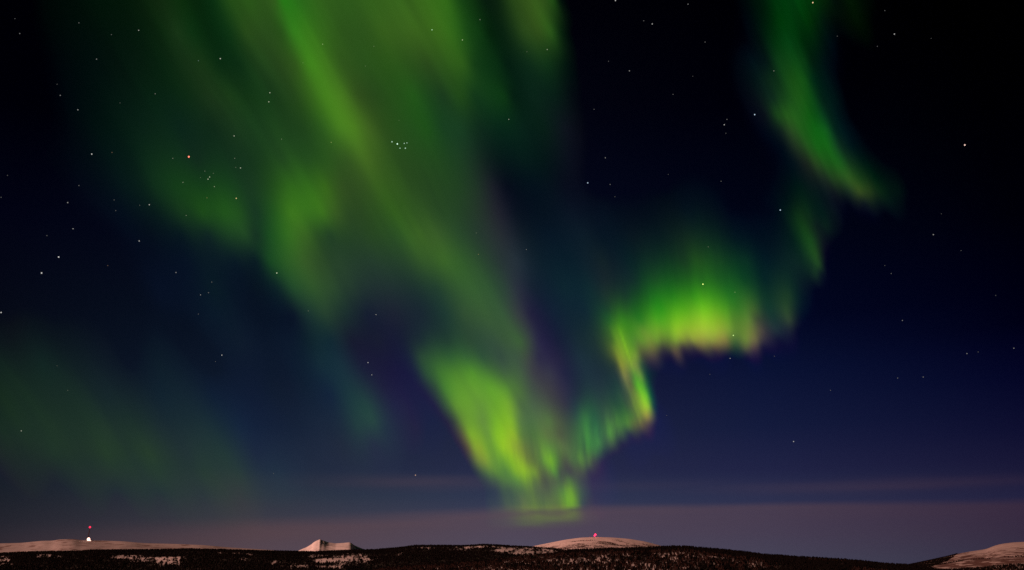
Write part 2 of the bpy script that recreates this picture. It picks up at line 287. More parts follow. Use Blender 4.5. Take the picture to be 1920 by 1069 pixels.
def aurora_light():
    X, Y = np.meshgrid(np.arange(-120, 2045, STEP), np.arange(-180, 1030, STEP))
    W, w = fit(); R = evaluate(W, w, X, Y)
    R = R+rays(X, Y, R)
    # the low cloud deck and its streaks hide part of the foot of the glow
    gate = np.interp(Y+0.07*(X-1080)+9*(fbm(X/40.0, Y/12.0, 2, 31)-0.5), [946, 951, 956, 960, 966, 972, 980, 992], [1, .72, .42, .46, .62, .50, .18, 0])
    R = R*gate
    R = R*(1-0.06*np.exp(-((X-640)/420)**4)*(1-sst(330, 520, Y)))
    R[1] += 3.5*np.exp(-((X-1080)/110)**2-((Y-500)/150)**2); R[2] += 3.0*np.exp(-((X-1080)/110)**2-((Y-500)/150)**2)
    base = base_light(X, Y); tgt = lin(np.clip(unlin(base)+R, 0, 255))
    Fg = np.maximum(tgt[1]-base[1], 0)
    T = np.stack([1/(1+2*Fg), np.ones_like(Fg), 1/(1+9*Fg)])
    E = np.maximum(tgt-base*T, 0)
    lum = np.maximum(E[1], 0.6*np.maximum(E[0], 0.7*E[2]))
    m = sst(0.0003, 0.0018, lum)
    edge = sst(-120, -60, X)*sst(2040, 1990, X)*sst(-180, -70, Y)*sst(1012, 985, Y)
    return X, Y, E*m*edge, T, m*edge
def rays(X, Y, R):
    """fine ray texture inside the glow, leaning like the bands"""
    wx = 46*(fbm(X/260.0, Y/260.0, 2, 21)-0.5)
    sl = X-0.56*Y+wx; sr = X-0.45*Y+wx*0.5; sa = X-0.10*Y+wx*0.4
    pat = sst(0.35, 0.7, fbm(X/150.0, Y/190.0, 2, 22))
    nl = (0.15+0.16*pat)*(fbm(sl/34.0, Y/300.0, 2, 5)-0.5)+0.08*pat*(fbm(sl/13.0, Y/170.0, 2, 6)-0.5)
    nr = 0.34*(fbm(sr/20.0, Y/220.0, 2, 7)-0.5)+0.16*pat*(fbm(sr/9.0, Y/140.0, 2, 8)-0.5)
    na = 0.20*(fbm(sa/22.0, Y/130.0, 2, 9)-0.5)+0.14*pat*(fbm(sa/9.0, Y/80.0, 2, 10)-0.5)
    ra = sst(1030, 1110, X)*sst(330, 420, Y); rr = sst(1330, 1400, X)*(1-sst(400, 470, Y))
    amp = nl*(1-ra)*(1-rr)+na*ra*(1-rr)+nr*rr
    hook = np.exp(-((X-0.30*(Y-700)-1178)/40)**2)*sst(600, 640, Y)*(1-sst(790, 830, Y))
    hn = 0.35*(fbm((X-0.34*Y)/7.0, Y/120.0, 2, 12)-0.5)
    low = np.exp(-((X-1000)/110)**2)*sst(780, 860, Y)*(1-sst(950, 985, Y))
    ln = 0.36*(fbm((X-0.16*Y)/9.0, Y/90.0, 2, 13)-0.5)
    cur = np.exp(-((X+0.5*(Y-830)-1130)/45)**4)*np.exp(-((Y-825)/52)**4)
    cn = 0.7*(fbm((X-0.13*Y)/7.0, Y/95.0, 2, 14)-0.42)
    return R*(amp+hn*hook+ln*low+cn*cur)
SEEDS = {'left': [(200,150),(400,150),(600,100),(800,100),(1000,60),(560,400),(400,380),(700,400),(820,470),(900,560),(960,640),(1040,300),(940,380),(600,540),(260,330),(980,560)],
         'fold': [(830,690),(880,730),(940,760),(1000,740),(1030,820),(960,870),(1050,900),(990,960),(1060,960),(900,850),(1000,690),(1040,690)],
         'arc': [(1110,780),(1100,850),(1160,800),(1200,740),(1160,640),(1250,600),(1330,600),(1420,600),(1480,580),(1530,480),(1500,400),(1300,480),(1150,500),(1060,480),(1080,580),(1100,700),(1400,450)],
         'ribbon': [(1470,0),(1500,100),(1500,200),(1540,280),(1620,350),(1680,340),(1590,30),(1430,150),(1560,360)],
         'glow': [(0,700),(100,760),(200,830),(300,880),(420,920),(500,940),(40,640),(100,900),(450,860),(0,850),(120,600),(300,720)],
         'wisp': [(620,690),(660,740),(700,790),(640,800),(560,700),(500,640),(760,800),(420,560),(720,850)]}
AUR = {'left': ('aurora_band', 'broad green aurora band slanting down from the top left of the sky, widest of all', 600.0, -60.0),
       'fold': ('aurora_fold', 'bright yellow-green aurora fold standing low over the horizon left of the rounded snowy hill', 985.0, 620.0),
       'arc': ('aurora_curtain', 'arched bright green aurora curtain with pinkish lower edge and a hooked left end', 880.0, 380.0),
       'ribbon': ('aurora_ribbon', 'narrow dim green aurora ribbon curving down through the upper right dark sky', 400.0, -60.0),
       'glow': ('aurora_glow', 'faint grey-green diffuse aurora glow above the long snowy ridge with the tall mast', 970.0, 560.0),
       'wisp': ('aurora_wisp', 'small faint teal aurora wisp in dark sky left of the bright yellow-green fold', 860.0, 560.0)}
def aurora_material():
    m = bpy.data.materials.new('aurora_light'); m.use_nodes = True
    N, L = m.node_tree.nodes, m.node_tree.links; N.clear()
    e = N.new('ShaderNodeAttribute'); e.attribute_name = 'glow'
    t = N.new('ShaderNodeAttribute'); t.attribute_name = 'clear'
    em = N.new('ShaderNodeEmission'); tr = N.new('ShaderNodeBsdfTransparent'); ad = N.new('ShaderNodeAddShader'); o = N.new('ShaderNodeOutputMaterial')
    L.new(e.outputs['Color'], em.inputs[0]); L.new(t.outputs['Color'], tr.inputs[0])
    L.new(em.outputs[0], ad.inputs[0]); L.new(tr.outputs[0], ad.inputs[1]); L.new(ad.outputs[0], o.inputs[0])
    try: m.cycles.emission_sampling = 'NONE'
    except Exception: pass
    return m
def build_aurora():
    X, Y, E, T, M = aurora_light(); mat = aurora_material()
    names = list(SEEDS); ws = []
    for n in names:
        d2 = np.min([((X-x)**2+(0.8*(Y-y))**2) for x, y in SEEDS[n]], axis=0); ws.append(np.sqrt(d2))
    ws = np.array(ws); ws = np.exp(-(ws-ws.min(0))/14.0); ws[ws < 0.03] = 0; ws /= ws.sum(0)
    dx, dy, dz = pix2dir(X, Y); H, Wd = X.shape
    for n, w in zip(names, ws):
        nm, lab, yb, yt = AUR[n]
        Em = E*w; a = (Em.max(0) > 2e-4)
        cell = a[:-1, :-1] | a[1:, :-1] | a[:-1, 1:] | a[1:, 1:]
        jj, ii = np.nonzero(cell)
        if not len(jj): continue
        k = np.clip((yb-Y)/(yb-yt), 0, 1.2)
        alt = 100e3+130e3*k
        used = np.zeros(X.shape, bool)
        for p in (0, 1):
            for q in (0, 1): used[jj+p, ii+q] = True
        idx = np.full(X.shape, -1); idx[used] = np.arange(used.sum())
        co, fc, gl, cl = [], [], [], []; nv = used.sum()
        L = 2                                              # two emitting layers, some km apart
        for l in range(L):
            dist = alt*(1.0+0.018*l)/np.maximum(dz, 0.03)
            co.append(np.stack([dx*dist, dy*dist, dz*dist+EYE], -1)[used])
            fc.append(np.stack([idx[jj, ii], idx[jj, ii+1], idx[jj+1, ii+1], idx[jj+1, ii]], -1)+l*nv)
            tt = np.clip(T, 1e-3, 1)**(w[None]/L*(M[None] > 0)*sst(0, 0.6, M)[None])
            g = Em/L
            if l == 1: g = g/np.maximum(tt, 1e-3)**1.0     # the far layer shines through the near one
            gl.append(g.transpose(1, 2, 0)[used]); cl.append(tt.transpose(1, 2, 0)[used])
        me = np_mesh(nm, np.vstack(co), np.vstack(fc), 4, True)
        for an, arr in (('glow', np.vstack(gl)), ('clear', np.vstack(cl))):
            at = me.color_attributes.new(an, 'FLOAT_COLOR', 'POINT')
            at.data.foreach_set('color', np.hstack([arr, np.ones((len(arr), 1))]).astype(np.float32).ravel())
        o = link(nm, me, mat)
        tag(o, lab, 'aurora', 'curtains of aurora across the night sky')
        o.visible_shadow = True
build_aurora()

# =====================================================================  land
def mat_snow(name, rock=(0.05, 0.035, 0.03), rock_amt=0.5, scale=0.004, snow=(0.80, 0.80, 0.82), stretch=(1, 1, 3), zline=None):
    m = bpy.data.materials.new(name); m.use_nodes = True
    N, L = m.node_tree.nodes, m.node_tree.links; b = N['Principled BSDF']
    geo = N.new('ShaderNodeNewGeometry')
    mp = N.new('ShaderNodeMapping'); mp.inputs['Scale'].default_value = stretch; L.new(geo.outputs['Position'], mp.inputs[0])
    n1 = N.new('ShaderNodeTexNoise'); n1.inputs['Scale'].default_value = scale; n1.inputs['Detail'].default_value = 8; n1.inputs['Roughness'].default_value = 0.65
    L.new(mp.outputs[0], n1.inputs['Vector'])
    r = N.new('ShaderNodeValToRGB'); r.color_ramp.elements[0].position = rock_amt; r.color_ramp.elements[1].position = rock_amt+0.07
    r.color_ramp.elements[0].color = (*snow, 1); r.color_ramp.elements[1].color = (*rock, 1)
    src = n1.outputs[0]
    if zline:                                            # rock and scrub thicken below this height
        sp = N.new('ShaderNodeSeparateXYZ'); L.new(geo.outputs['Position'], sp.inputs[0])
        mr = N.new('ShaderNodeMapRange'); L.new(sp.outputs[2], mr.inputs[0])
        mr.inputs[1].default_value = zline[0]; mr.inputs[2].default_value = zline[1]; mr.inputs[3].default_value = zline[2]; mr.inputs[4].default_value = zline[3]
        ad = N.new('ShaderNodeMath'); ad.operation = 'ADD'; L.new(n1.outputs[0], ad.inputs[0]); L.new(mr.outputs[0], ad.inputs[1]); src = ad.outputs[0]
    L.new(src, r.inputs[0])
    n2 = N.new('ShaderNodeTexNoise'); n2.inputs['Scale'].default_value = scale*5; n2.inputs['Detail'].default_value = 5
    L.new(geo.outputs['Position'], n2.inputs['Vector'])
    mx = N.new('ShaderNodeMix'); mx.data_type = 'RGBA'; mx.blend_type = 'MULTIPLY'; mx.inputs[0].default_value = 0.5
    r2 = N.new('ShaderNodeValToRGB'); r2.color_ramp.elements[0].color = (0.62, 0.6, 0.6, 1); r2.color_ramp.elements[1].color = (1, 1, 1, 1)
    r2.color_ramp.elements[0].position = 0.35; r2.color_ramp.elements[1].position = 0.6
    L.new(n2.outputs[0], r2.inputs[0]); L.new(r.outputs[0], mx.inputs[6]); L.new(r2.outputs[0], mx.inputs[7])
    L.new(mx.outputs[2], b.inputs['Base Color']); b.inputs['Roughness'].default_value = 0.85
    return m
def mat_flat(name, col, rough=0.9, var=0.3, scale=0.2):
    m = bpy.data.materials.new(name); m.use_nodes = True
    N, L = m.node_tree.nodes, m.node_tree.links; b = N['Principled BSDF']
    n = N.new('ShaderNodeTexNoise'); n.inputs['Scale'].default_value = scale
    g = N.new('ShaderNodeNewGeometry'); L.new(g.outputs['Position'], n.inputs['Vector'])
    r = N.new('ShaderNodeValToRGB'); r.color_ramp.elements[0].position = 0.3; r.color_ramp.elements[1].position = 0.7
    r.color_ramp.elements[0].color = tuple(c*(1-var) for c in col)+(1,); r.color_ramp.elements[1].color = tuple(c*(1+var) for c in col)+(1,)
    L.new(n.outputs[0], r.inputs[0]); L.new(r.outputs[0], b.inputs['Base Color'])
    b.inputs['Roughness'].default_value = rough; b.inputs['Specular IOR Level'].default_value = 0.1
    return m
def mat_emit(name, col, s):
    m = bpy.data.materials.new(name); m.use_nodes = True
    N, L = m.node_tree.nodes, m.node_tree.links; N.clear()
    e = N.new('ShaderNodeEmission'); e.inputs[0].default_value = (*col, 1); e.inputs[1].default_value = s
    o = N.new('ShaderNodeOutputMaterial'); L.new(e.outputs[0], o.inputs[0])
    m.cycles.emission_sampling = 'NONE'
    return m

class Hill:
    """a hill on a fan-shaped grid: a ridge line at its true distance, a slope facing the camera and a back slope"""
    def __init__(s, ridge, D, front, back, zfoot, shape=1.0, rough=6.0, seed=1, dwob=0.06, step=3.0, rows=70, nsc=300.0):
        r = np.array(ridge, float); s.x0, s.x1 = r[0, 0], r[-1, 0]
        s.xs = np.arange(s.x0, s.x1+step, step); s.rid = np.interp(s.xs, r[:, 0], r[:, 1])
        k = np.array([1, 3, 5, 6, 5, 3, 1.0]) if step > 1.2 else np.array([0, 1, 2, 3, 2, 1, 0.0]); k /= k.sum()
        s.rid = np.convolve(np.pad(s.rid, 3, 'edge'), k, 'valid')
        s.D, s.front, s.back, s.zf, s.shape, s.rough, s.seed, s.dw, s.rows, s.nsc = D, front, back, zfoot, shape, rough, seed, dwob, rows, nsc
        dx, dy, dz = pix2dir(s.xs, s.rid); h = np.hypot(dx, dy)
        s.az = np.arctan2(dx, dy); s.slope = dz/h
        s.Dr = D*(1+dwob*(fbm(s.xs/260.0, s.xs*0+seed, 3, seed)*2-1))
        s.zr = EYE+s.Dr*s.slope
    def height(s, az, t):
        """t: -1 foot in front, 0 ridge, 1 far foot. returns x,y,z"""
        Dr = np.interp(az, s.az, s.Dr); zr = np.interp(az, s.az, s.zr)
        D = np.where(t <= 0, Dr+t*s.front, Dr+t*s.back)
        x = D*np.sin(az); y = D*np.cos(az)
        u = 1-np.abs(t)
        prof = np.where(t <= 0, u**s.shape*(1.0-0.0*u), u*u*(3-2*u))
        ease = np.clip((np.abs(t))*6, 0, 1)
        nz = (fbm(x/s.nsc, y/s.nsc, 5, s.seed+3)-0.5)*2*s.rough*ease*np.clip(u*4, 0, 1)
        # a gully pattern running down the slope, never above the ridge line of sight
        z = s.zf+(zr-s.zf)*prof+nz
        lim = EYE+D*np.interp(az, s.az, s.slope)
        z = np.where(t < -0.001, np.minimum(z, lim-0.0006*np.abs(D-Dr)-0.2), z)
        return x, y, z
    def mesh(s, name, clear=None):
        t = np.concatenate([-(np.linspace(1, 0, s.rows)**1.25), np.linspace(0.06, 1, 14)])
        A, Tt = np.meshgrid(s.az, t); x, y, z = s.height(A, Tt)
        H, W = A.shape; idx = np.arange(H*W).reshape(H, W)
        f = np.stack([idx[:-1, :-1], idx[:-1, 1:], idx[1:, 1:], idx[1:, :-1]], -1).reshape(-1, 4)
        me = np_mesh(name, np.stack([x, y, z], -1).reshape(-1, 3), f, 4, True)
        if clear is not None:
            c = clear(np.interp(A, s.az, s.xs), Tt, x, y); at = me.attributes.new('open_ground', 'FLOAT', 'POINT')
            at.data.foreach_set('value', np.where(Tt > 0, 0, c).astype(np.float32).ravel())
        return me

def clear2(px, t, x, y):    # clearings of the far hill: 1 inside
    c = np.zeros_like(px)
    for (cx, ct, wx, wt, a) in [(655, -0.46, 48, 0.13, 1.0), (590, -0.36, 16, 0.09, 1.0), (615, -0.50, 30, 0.07, 1.0), (565, -0.70, 34, 0.06, .8), (625, -0.72, 24, 0.05, .8), (518, -0.62, 9, 0.05, .8),
        (905, -0.13, 62, 0.05, .85), (950, -0.20, 26, 0.10, 1.0), (800, -0.15, 16, 0.05, .7), (850, -0.2, 30, 0.05, .6), (245, -0.42, 38, 0.06, 1.0), (315, -0.56, 34, 0.09, 1.0), (270, -0.52, 24, 0.07, 1.0), (82, -0.27, 18, 0.05, .9),
        (112, -0.3, 10, .03, .7), (2, -0.42, 25, 0.12, 1.0), (440, -0.20, 34, 0.035, .7), (470, -0.30, 12, 0.03, .6), (455, -0.5, 10, 0.03, .6), (1010, -0.22, 70, 0.15, .95), (750, -.33, 12, .04, .4)]:
        c = np.maximum(c, a*np.exp(-((px-cx)/wx)**4-((t-ct+0.02)/(wt*1.7))**4))
    n = fbm(x/160, y/160, 3, 71)
    n2 = fbm(px/4.5, t*9, 3, 75)
    return np.clip(c*1.3-sst1(0.55, 0.66, n)*0.35-sst1(0.40, 0.62, n2)*0.65, 0, 1)
def clear1(px, t, x, y):
    n = fbm(px/60.0, t*9.0, 3, 77); n2 = fbm(px/4.0, t*16.0, 2, 79)
    start = np.interp(px, [1000, 1075, 1150, 1300, 1400], [-0.03, -0.14, -0.15, -0.22, -0.30])
    band = np.clip((start-t)/0.10, 0, 1)
    side = 1-sst1(1400, 1470, px)
    c = band*side*sst1(690, 740, px)*np.clip(sst1(0.40, 0.54, n)*1.0+0.12, 0, 1)
    c = np.maximum(c, 0.8*np.exp(-((px-1550)/32)**4-((t+0.13)/0.035)**4)*sst1(0.4, 0.5, n2))
    c = np.maximum(c, np.exp(-((px-1630)/30)**4-((t+0.50)/0.10)**4)*.9)
    return np.clip(c*(1.0-0.97*sst1(0.40, 0.62, n2)), 0, 1)

# one wide ground sheet
th = np.linspace(0, 2*math.pi, 97)[:-1]; rr = np.array([0, 60, 300, 1000, 3000, 8000, 20000, 60000, 150000.0])
A, Rr = np.meshgrid(th, rr[1:]); co = np.vstack([[0, 0, 0], np.stack([Rr*np.sin(A), Rr*np.cos(A), A*0+(-0.0)], -1).reshape(-1, 3)])
co[:, 2] = np.where(np.hypot(co[:, 0], co[:, 1]) < 200, 38, 0.0)*1.0
f = [];  n = 96
for r in range(len(rr)-2):
    for i in range(n):
        a = 1+r*n+i; b = 1+r*n+(i+1) % n; f.append((a, b, b+n, a+n))
tri = [(0, 1+(i+1) % n, 1+i, 1+i) for i in range(n)]
me = bpy.data.meshes.new('ground'); me.from_pydata([tuple(c) for c in co], [], f+[t[:3] for t in tri]); me.update()
M_ground = mat_snow('snow_ground', rock_amt=0.5, scale=0.003)
tag(link('ground', me, M_ground), 'snow covered open ground around the viewpoint', kind='structure')

M_snow = mat_snow('moonlit_snow', rock_amt=0.55, scale=0.005, rock=(0.20, 0.14, 0.13), stretch=(1, 1, 4), snow=(0.50, 0.49, 0.50))
M_dome = mat_snow('dome_snow', rock_amt=0.63, scale=0.008, rock=(0.12, 0.08, 0.07), stretch=(1, 1, 5), zline=(300, 430, 0.12, -0.08), snow=(0.95, 0.89, 0.90))
M_peak = mat_snow('peak_snow', rock_amt=0.70, scale=0.002, rock=(0.25, 0.2, 0.25), stretch=(1, 1, 1), snow=(0.88, 0.88, 0.90))
M_right = mat_snow('flank_snow', rock_amt=0.52, scale=0.010, rock=(0.10, 0.055, 0.05), stretch=(1, 1, 5), snow=(0.47, 0.44, 0.44), zline=(95, 200, 0.10, -0.10))
M_slope = mat_snow('forest_floor_snow', rock_amt=0.60, scale=0.012, rock=(0.05, 0.03, 0.025), stretch=(1, 1, 2))
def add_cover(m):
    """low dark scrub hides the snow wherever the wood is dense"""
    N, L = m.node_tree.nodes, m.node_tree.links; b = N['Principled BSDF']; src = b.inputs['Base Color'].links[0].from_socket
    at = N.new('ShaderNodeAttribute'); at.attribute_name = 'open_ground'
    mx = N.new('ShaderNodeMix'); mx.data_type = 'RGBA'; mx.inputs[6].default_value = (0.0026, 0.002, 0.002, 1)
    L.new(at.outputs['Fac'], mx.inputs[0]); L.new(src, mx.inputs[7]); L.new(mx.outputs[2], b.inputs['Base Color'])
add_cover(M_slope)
def sst1(a, b, x):
    t = np.clip((x-a)/(b-a), 0, 1); return t*t*(3-2*t)

ridge = Hill([(-80,1021),(0,1019),(40,1018),(80,1014),(98,1014),(112,1011.5),(140,1010.8),(152,1013.2),(160,1013),(200,1014),(230,1015),(270,1018.5),(330,1020),(380,1022),(430,1026.5),(470,1029),(520,1032),(560,1037)], 11000, 2600, 3000, 20, shape=0.9, rough=34, seed=11, nsc=900)
tag(link('snowy_ridge', ridge.mesh('snowy_ridge'), M_snow), 'long low snow covered ridge at the left with a tall mast on it', kind='structure')
peak = Hill([(540,1040),(556,1034),(575,1026),(585,1020),(588,1017),(594,1013.6),(597,1012.8),(600,1010.8),(603,1012.8),(608,1014),(612,1015.8),(617,1017.3),(630,1019),(645,1018),(655,1017),(659,1018),(662,1021),(669,1024.5),(680,1029),(700,1036)], 30000, 6000, 5000, 60, shape=0.8, rough=90, seed=5, step=1.0, rows=90, dwob=0.02, nsc=1500)
dome = Hill([(940,1040),(975,1031),(995,1025),(1020,1020),(1060,1012),(1090,1008),(1120,1007),(1150,1008),(1180,1010.5),(1210,1015.5),(1235,1022),(1260,1030),(1290,1040)], 13000, 3600, 3000, 15, shape=0.75, rough=16, seed=8, nsc=500)
tag(link('snowy_dome_hill', dome.mesh('snowy_dome_hill'), M_dome), 'rounded snow covered hill with a red beacon on its top', kind='structure')
right = Hill([(1660,1072),(1700,1060),(1735,1053),(1780,1043),(1800,1037.5),(1820,1034),(1850,1029.5),(1865,1023),(1880,1019.5),(1900,1017),(1920,1016),(1960,1014),(2010,1013)], 8000, 2800, 3000, 5, shape=0.85, rough=24, seed=14, nsc=420)
tag(link('snowy_mountain', right.mesh('snowy_mountain'), M_right), 'snow covered mountain with rocky flank at the right edge', kind='structure')
me = peak.mesh('snowy_peak')
tag(link('snowy_peak', me, M_peak), 'small bright pointed snowy peak with a flat shoulder, far behind the forested hills', kind='structure')
L2 = Hill([(-80,1040),(0,1038),(60,1035.5),(150,1034),(170,1032),(230,1031.5),(330,1030.5),(350,1029.5),(420,1031),(480,1033),(560,1034.5),(590,1035),(660,1032),(700,1031),(750,1027),(780,1023),(830,1023),(870,1023.5),(910,1021),(960,1024),(1000,1026),(1040,1029),(1080,1036),(1140,1046),(1220,1060)], 5600, 2300, 1500, 0, shape=0.8, rough=9, seed=21, rows=170, step=1.6)
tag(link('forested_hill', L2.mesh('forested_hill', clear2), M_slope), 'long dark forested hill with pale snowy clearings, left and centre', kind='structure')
L1 = Hill([(560,1100),(640,1080),(720,1066),(850,1058),(960,1047),(1030,1039),(1070,1032),(1100,1031),(1150,1029),(1200,1028),(1240,1026),(1280,1025),(1330,1029),(1380,1034),(1440,1041),(1500,1045),(1570,1049),(1620,1053),(1650,1057),(1700,1060),(1740,1066),(1800,1075),(2000,1090)], 2900, 1500, 900, 0, shape=0.85, rough=5, seed=33, rows=170, step=1.6)
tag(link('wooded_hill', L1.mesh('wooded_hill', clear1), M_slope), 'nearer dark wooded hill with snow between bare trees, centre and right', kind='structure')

# ---------------------------------------------------------------- woods (far-off mass of small trees)
def tree_template(kind):
    if kind == 'spruce':
        rings = [(0.0, 0.04), (0.08, 0.05), (0.09, 0.26), (0.34, 0.13), (0.36, 0.20), (0.62, 0.09), (0.64, 0.13), (1.0, 0.0)]; n = 4
    else:
        rings = [(0.0, 0.035), (0.35, 0.03), (0.45, 0.13), (0.7, 0.17), (0.9, 0.08), (1.0, 0.0)]; n = 4
    v, f = [], []
    for k, (z, r) in enumerate(rings):
        for i in range(n):
            a = 2*math.pi*(i+0.5*(k % 2))/n; v.append((r*math.cos(a), r*math.sin(a), z))
    for k in range(len(rings)-1):
        for i in range(n): f.append((k*n+i, k*n+(i+1) % n, (k+1)*n+(i+1) % n, (k+1)*n+i))
    return np.array(v), np.array(f)
def wood(name, label, hill, kind, count, xr, dens, hgt, mat, seed, spread=1.0):
    rs = np.random.RandomState(seed); V, F = tree_template(kind)
    px = rs.uniform(xr[0], xr[1], count*6); t = -rs.uniform(0, 1, count*6)**1.35*0.99
    az = np.interp(px, hill.xs, hill.az); x, y, z = hill.height(az, t)
    row = np.interp(px, hill.xs, hill.rid)-CY
    keep = rs.rand(len(px)) < dens(px, t, x, y)
    x, y, z = x[keep][:count], y[keep][:count], z[keep][:count]; n = len(x)
    h = rs.uniform(hgt[0], hgt[1], n); ph = rs.uniform(0, 6.28, n); wd = h*rs.uniform(0.8, 1.25, n)*spread
    c, s_ = np.cos(ph), np.sin(ph)
    P = np.empty((n, len(V), 3))
    P[..., 0] = x[:, None]+wd[:, None]*(V[None, :, 0]*c[:, None]-V[None, :, 1]*s_[:, None])
    P[..., 1] = y[:, None]+wd[:, None]*(V[None, :, 0]*s_[:, None]+V[None, :, 1]*c[:, None])
    P[..., 2] = z[:, None]-0.3+h[:, None]*V[None, :, 2]
    Fc = (F[None]+(np.arange(n)*len(V))[:, None, None]).reshape(-1, 4)
    tag(link(name, np_mesh(name, P.reshape(-1, 3), Fc, 4), mat), label, kind='stuff')
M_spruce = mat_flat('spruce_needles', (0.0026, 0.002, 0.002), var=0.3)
M_birch = mat_flat('birch_twigs', (0.016, 0.009, 0.008), var=0.5, scale=0.05)
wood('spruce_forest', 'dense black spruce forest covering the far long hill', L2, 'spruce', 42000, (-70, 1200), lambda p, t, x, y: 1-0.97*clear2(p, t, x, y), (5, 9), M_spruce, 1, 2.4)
wood('birch_wood', 'sparse bare birch scrub in the snowy clearings of the far hill', L2, 'birch', 5000, (-70, 1200), lambda p, t, x, y: 0.16*clear2(p, t, x, y), (5, 9), M_birch, 2)
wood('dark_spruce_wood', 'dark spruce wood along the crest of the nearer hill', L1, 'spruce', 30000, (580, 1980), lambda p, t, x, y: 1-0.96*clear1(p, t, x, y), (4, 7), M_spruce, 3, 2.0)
wood('bare_birch_wood', 'bare birch wood with moonlit snow showing between trunks on the nearer hill', L1, 'birch', 14000, (680, 1700), lambda p, t, x, y: 0.22*(clear1(p, t, x, y) > 0.1), (5, 9.5), M_birch, 4)
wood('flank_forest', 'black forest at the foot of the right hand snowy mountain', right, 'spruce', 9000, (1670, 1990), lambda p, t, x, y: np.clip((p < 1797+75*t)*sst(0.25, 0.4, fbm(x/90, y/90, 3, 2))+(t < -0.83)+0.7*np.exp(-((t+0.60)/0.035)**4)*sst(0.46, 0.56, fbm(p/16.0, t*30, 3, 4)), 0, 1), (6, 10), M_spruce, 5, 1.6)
wood('dome_scrub', 'thin dark birch scrub on the lower slopes of the rounded snowy hill', dome, 'birch', 5000, (945, 1290), lambda p, t, x, y: sst(-0.12, -0.3, t)*sst(0.48, 0.62, fbm(x/220, y/220, 3, 6)), (7, 12), M_birch, 6, 2.0)

# ---------------------------------------------------------------- masts
def box(v, f, x0, x1, y0, y1, z0, z1):
    b = len(v); v += [(x0,y0,z0),(x1,y0,z0),(x1,y1,z0),(x0,y1,z0),(x0,y0,z1),(x1,y0,z1),(x1,y1,z1),(x0,y1,z1)]
    f += [tuple(b+i for i in q) for q in ((0,3,2,1),(4,5,6,7),(0,1,5,4),(1,2,6,5),(2,3,7,6),(3,0,4,7))]
def bar(v, f, p, q, r, n=4):
    p, q = Vector(p), Vector(q); d = (q-p).normalized(); a = d.orthogonal().normalized(); c = d.cross(a); b = len(v)
    for e in (p, q):
        for i in range(n):
            w = a*math.cos(2*math.pi*i/n)+c*math.sin(2*math.pi*i/n); v.append(tuple(e+w*r))
    for i in range(n): f.append((b+i, b+(i+1) % n, b+n+(i+1) % n, b+n+i))
    f.append(tuple(b+i for i in range(n))[::-1]); f.append(tuple(b+n+i for i in range(n)))
def build(name, v, f, mat, parent=None, loc=None):
    me = bpy.data.meshes.new(name); me.from_pydata(v, [], f); me.update(); return link(name, me, mat, parent, loc)
def ball(v, f, c, r, nu=10, nv=6, sz=1.0):
    b = len(v)
    for j in range(nv+1):
        th = math.pi*j/nv
        for i in range(nu): v.append((c[0]+r*math.sin(th)*math.cos(2*math.pi*i/nu), c[1]+r*math.sin(th)*math.sin(2*math.pi*i/nu), c[2]+sz*r*math.cos(th)))
    for j in range(nv):
        for i in range(nu): f.append((b+j*nu+i, b+j*nu+(i+1) % nu, b+(j+1)*nu+(i+1) % nu, b+(j+1)*nu+i))
M_steel = mat_flat('mast_steel', (0.05, 0.03, 0.04), 0.6)
M_wall = mat_flat('station_wall', (0.5, 0.42, 0.38), 0.8)
M_roof = mat_flat('station_roof', (0.7, 0.7, 0.72), 0.8)
M_red = mat_emit('red_beacon', (1.0, 0.03, 0.09), 1.6)
M_red2 = mat_emit('bright_red_beacon', (1.0, 0.02, 0.07), 5.0)
M_flood = mat_emit('flood_lamp', (1.0, 0.56, 0.44), 2.8)
def lattice(v, f, h, w, r):
    legs = [(w, w), (-w, w), (-w, -w), (w, -w)]
    for (a, b) in legs: bar(v, f, (a, b, 0), (a*.5, b*.5, h), r)
    n = max(4, int(h/(w*3)))
    for k in range(n):
        z0, z1 = h*k/n, h*(k+1)/n; s0, s1 = 1-.5*k/n, 1-.5*(k+1)/n
        for i in range(4):
            p, q = legs[i], legs[(i+1) % 4]
            bar(v, f, (p[0]*s0, p[1]*s0, z0), (q[0]*s1, q[1]*s1, z1), r*.6)
def on_hill(hill, px, t=0.0):
    az = np.array([np.interp(px, hill.xs, hill.az)]); x, y, z = hill.height(az, np.array([t])); return float(x[0]), float(y[0]), float(z[0])
p = on_hill(ridge, 164.6, 0.0)
mast = link('broadcast_mast', None, loc=p)
tag(mast, 'tall thin lattice mast with a red lamp on top, on the long snowy ridge', 'mast')
v, f = [], []; lattice(v, f, 138, 3.2, 1.3); build('lattice_shaft', v, f, M_steel, mast)
v, f = [], []; ball(v, f, (0, 0, 146), 12); build('red_lamp', v, f, M_red, mast)
for k in range(3):
    a = k*2.094+0.4; v, f = [], []; bar(v, f, (0, 0, 118), (60*math.cos(a), 60*math.sin(a), -4), 0.35); build('guy_wire', v, f, M_steel, mast)
p2 = on_hill(ridge, 168.3, -0.015)
st = link('transmitter_station', None, loc=(p2[0], p2[1], p2[2]-1))
tag(st, 'small floodlit transmitter station at the foot of the tall mast', 'building')
v, f = [], []; box(v, f, -16, 16, -9, 9, -4, 9); build('wall', v, f, M_wall, st)
v, f = [], []; box(v, f, -17, 17, -10, 10, 9.05, 10.2); build('roof', v, f, M_roof, st)
v, f = [], []; ball(v, f, (-4, -24, 14), 17.0, sz=1.25); lamp = build('flood_lamp', v, f, M_flood, st)
v, f = [], []; ball(v, f, (13, -22, -6), 12); build('flood_lamp', v, f, M_flood, st)
v, f = [], []; box(v, f, 1.5, 4.5, -9.12, -9.0, -3.5, 2.2); build('door', v, f, M_steel, st)
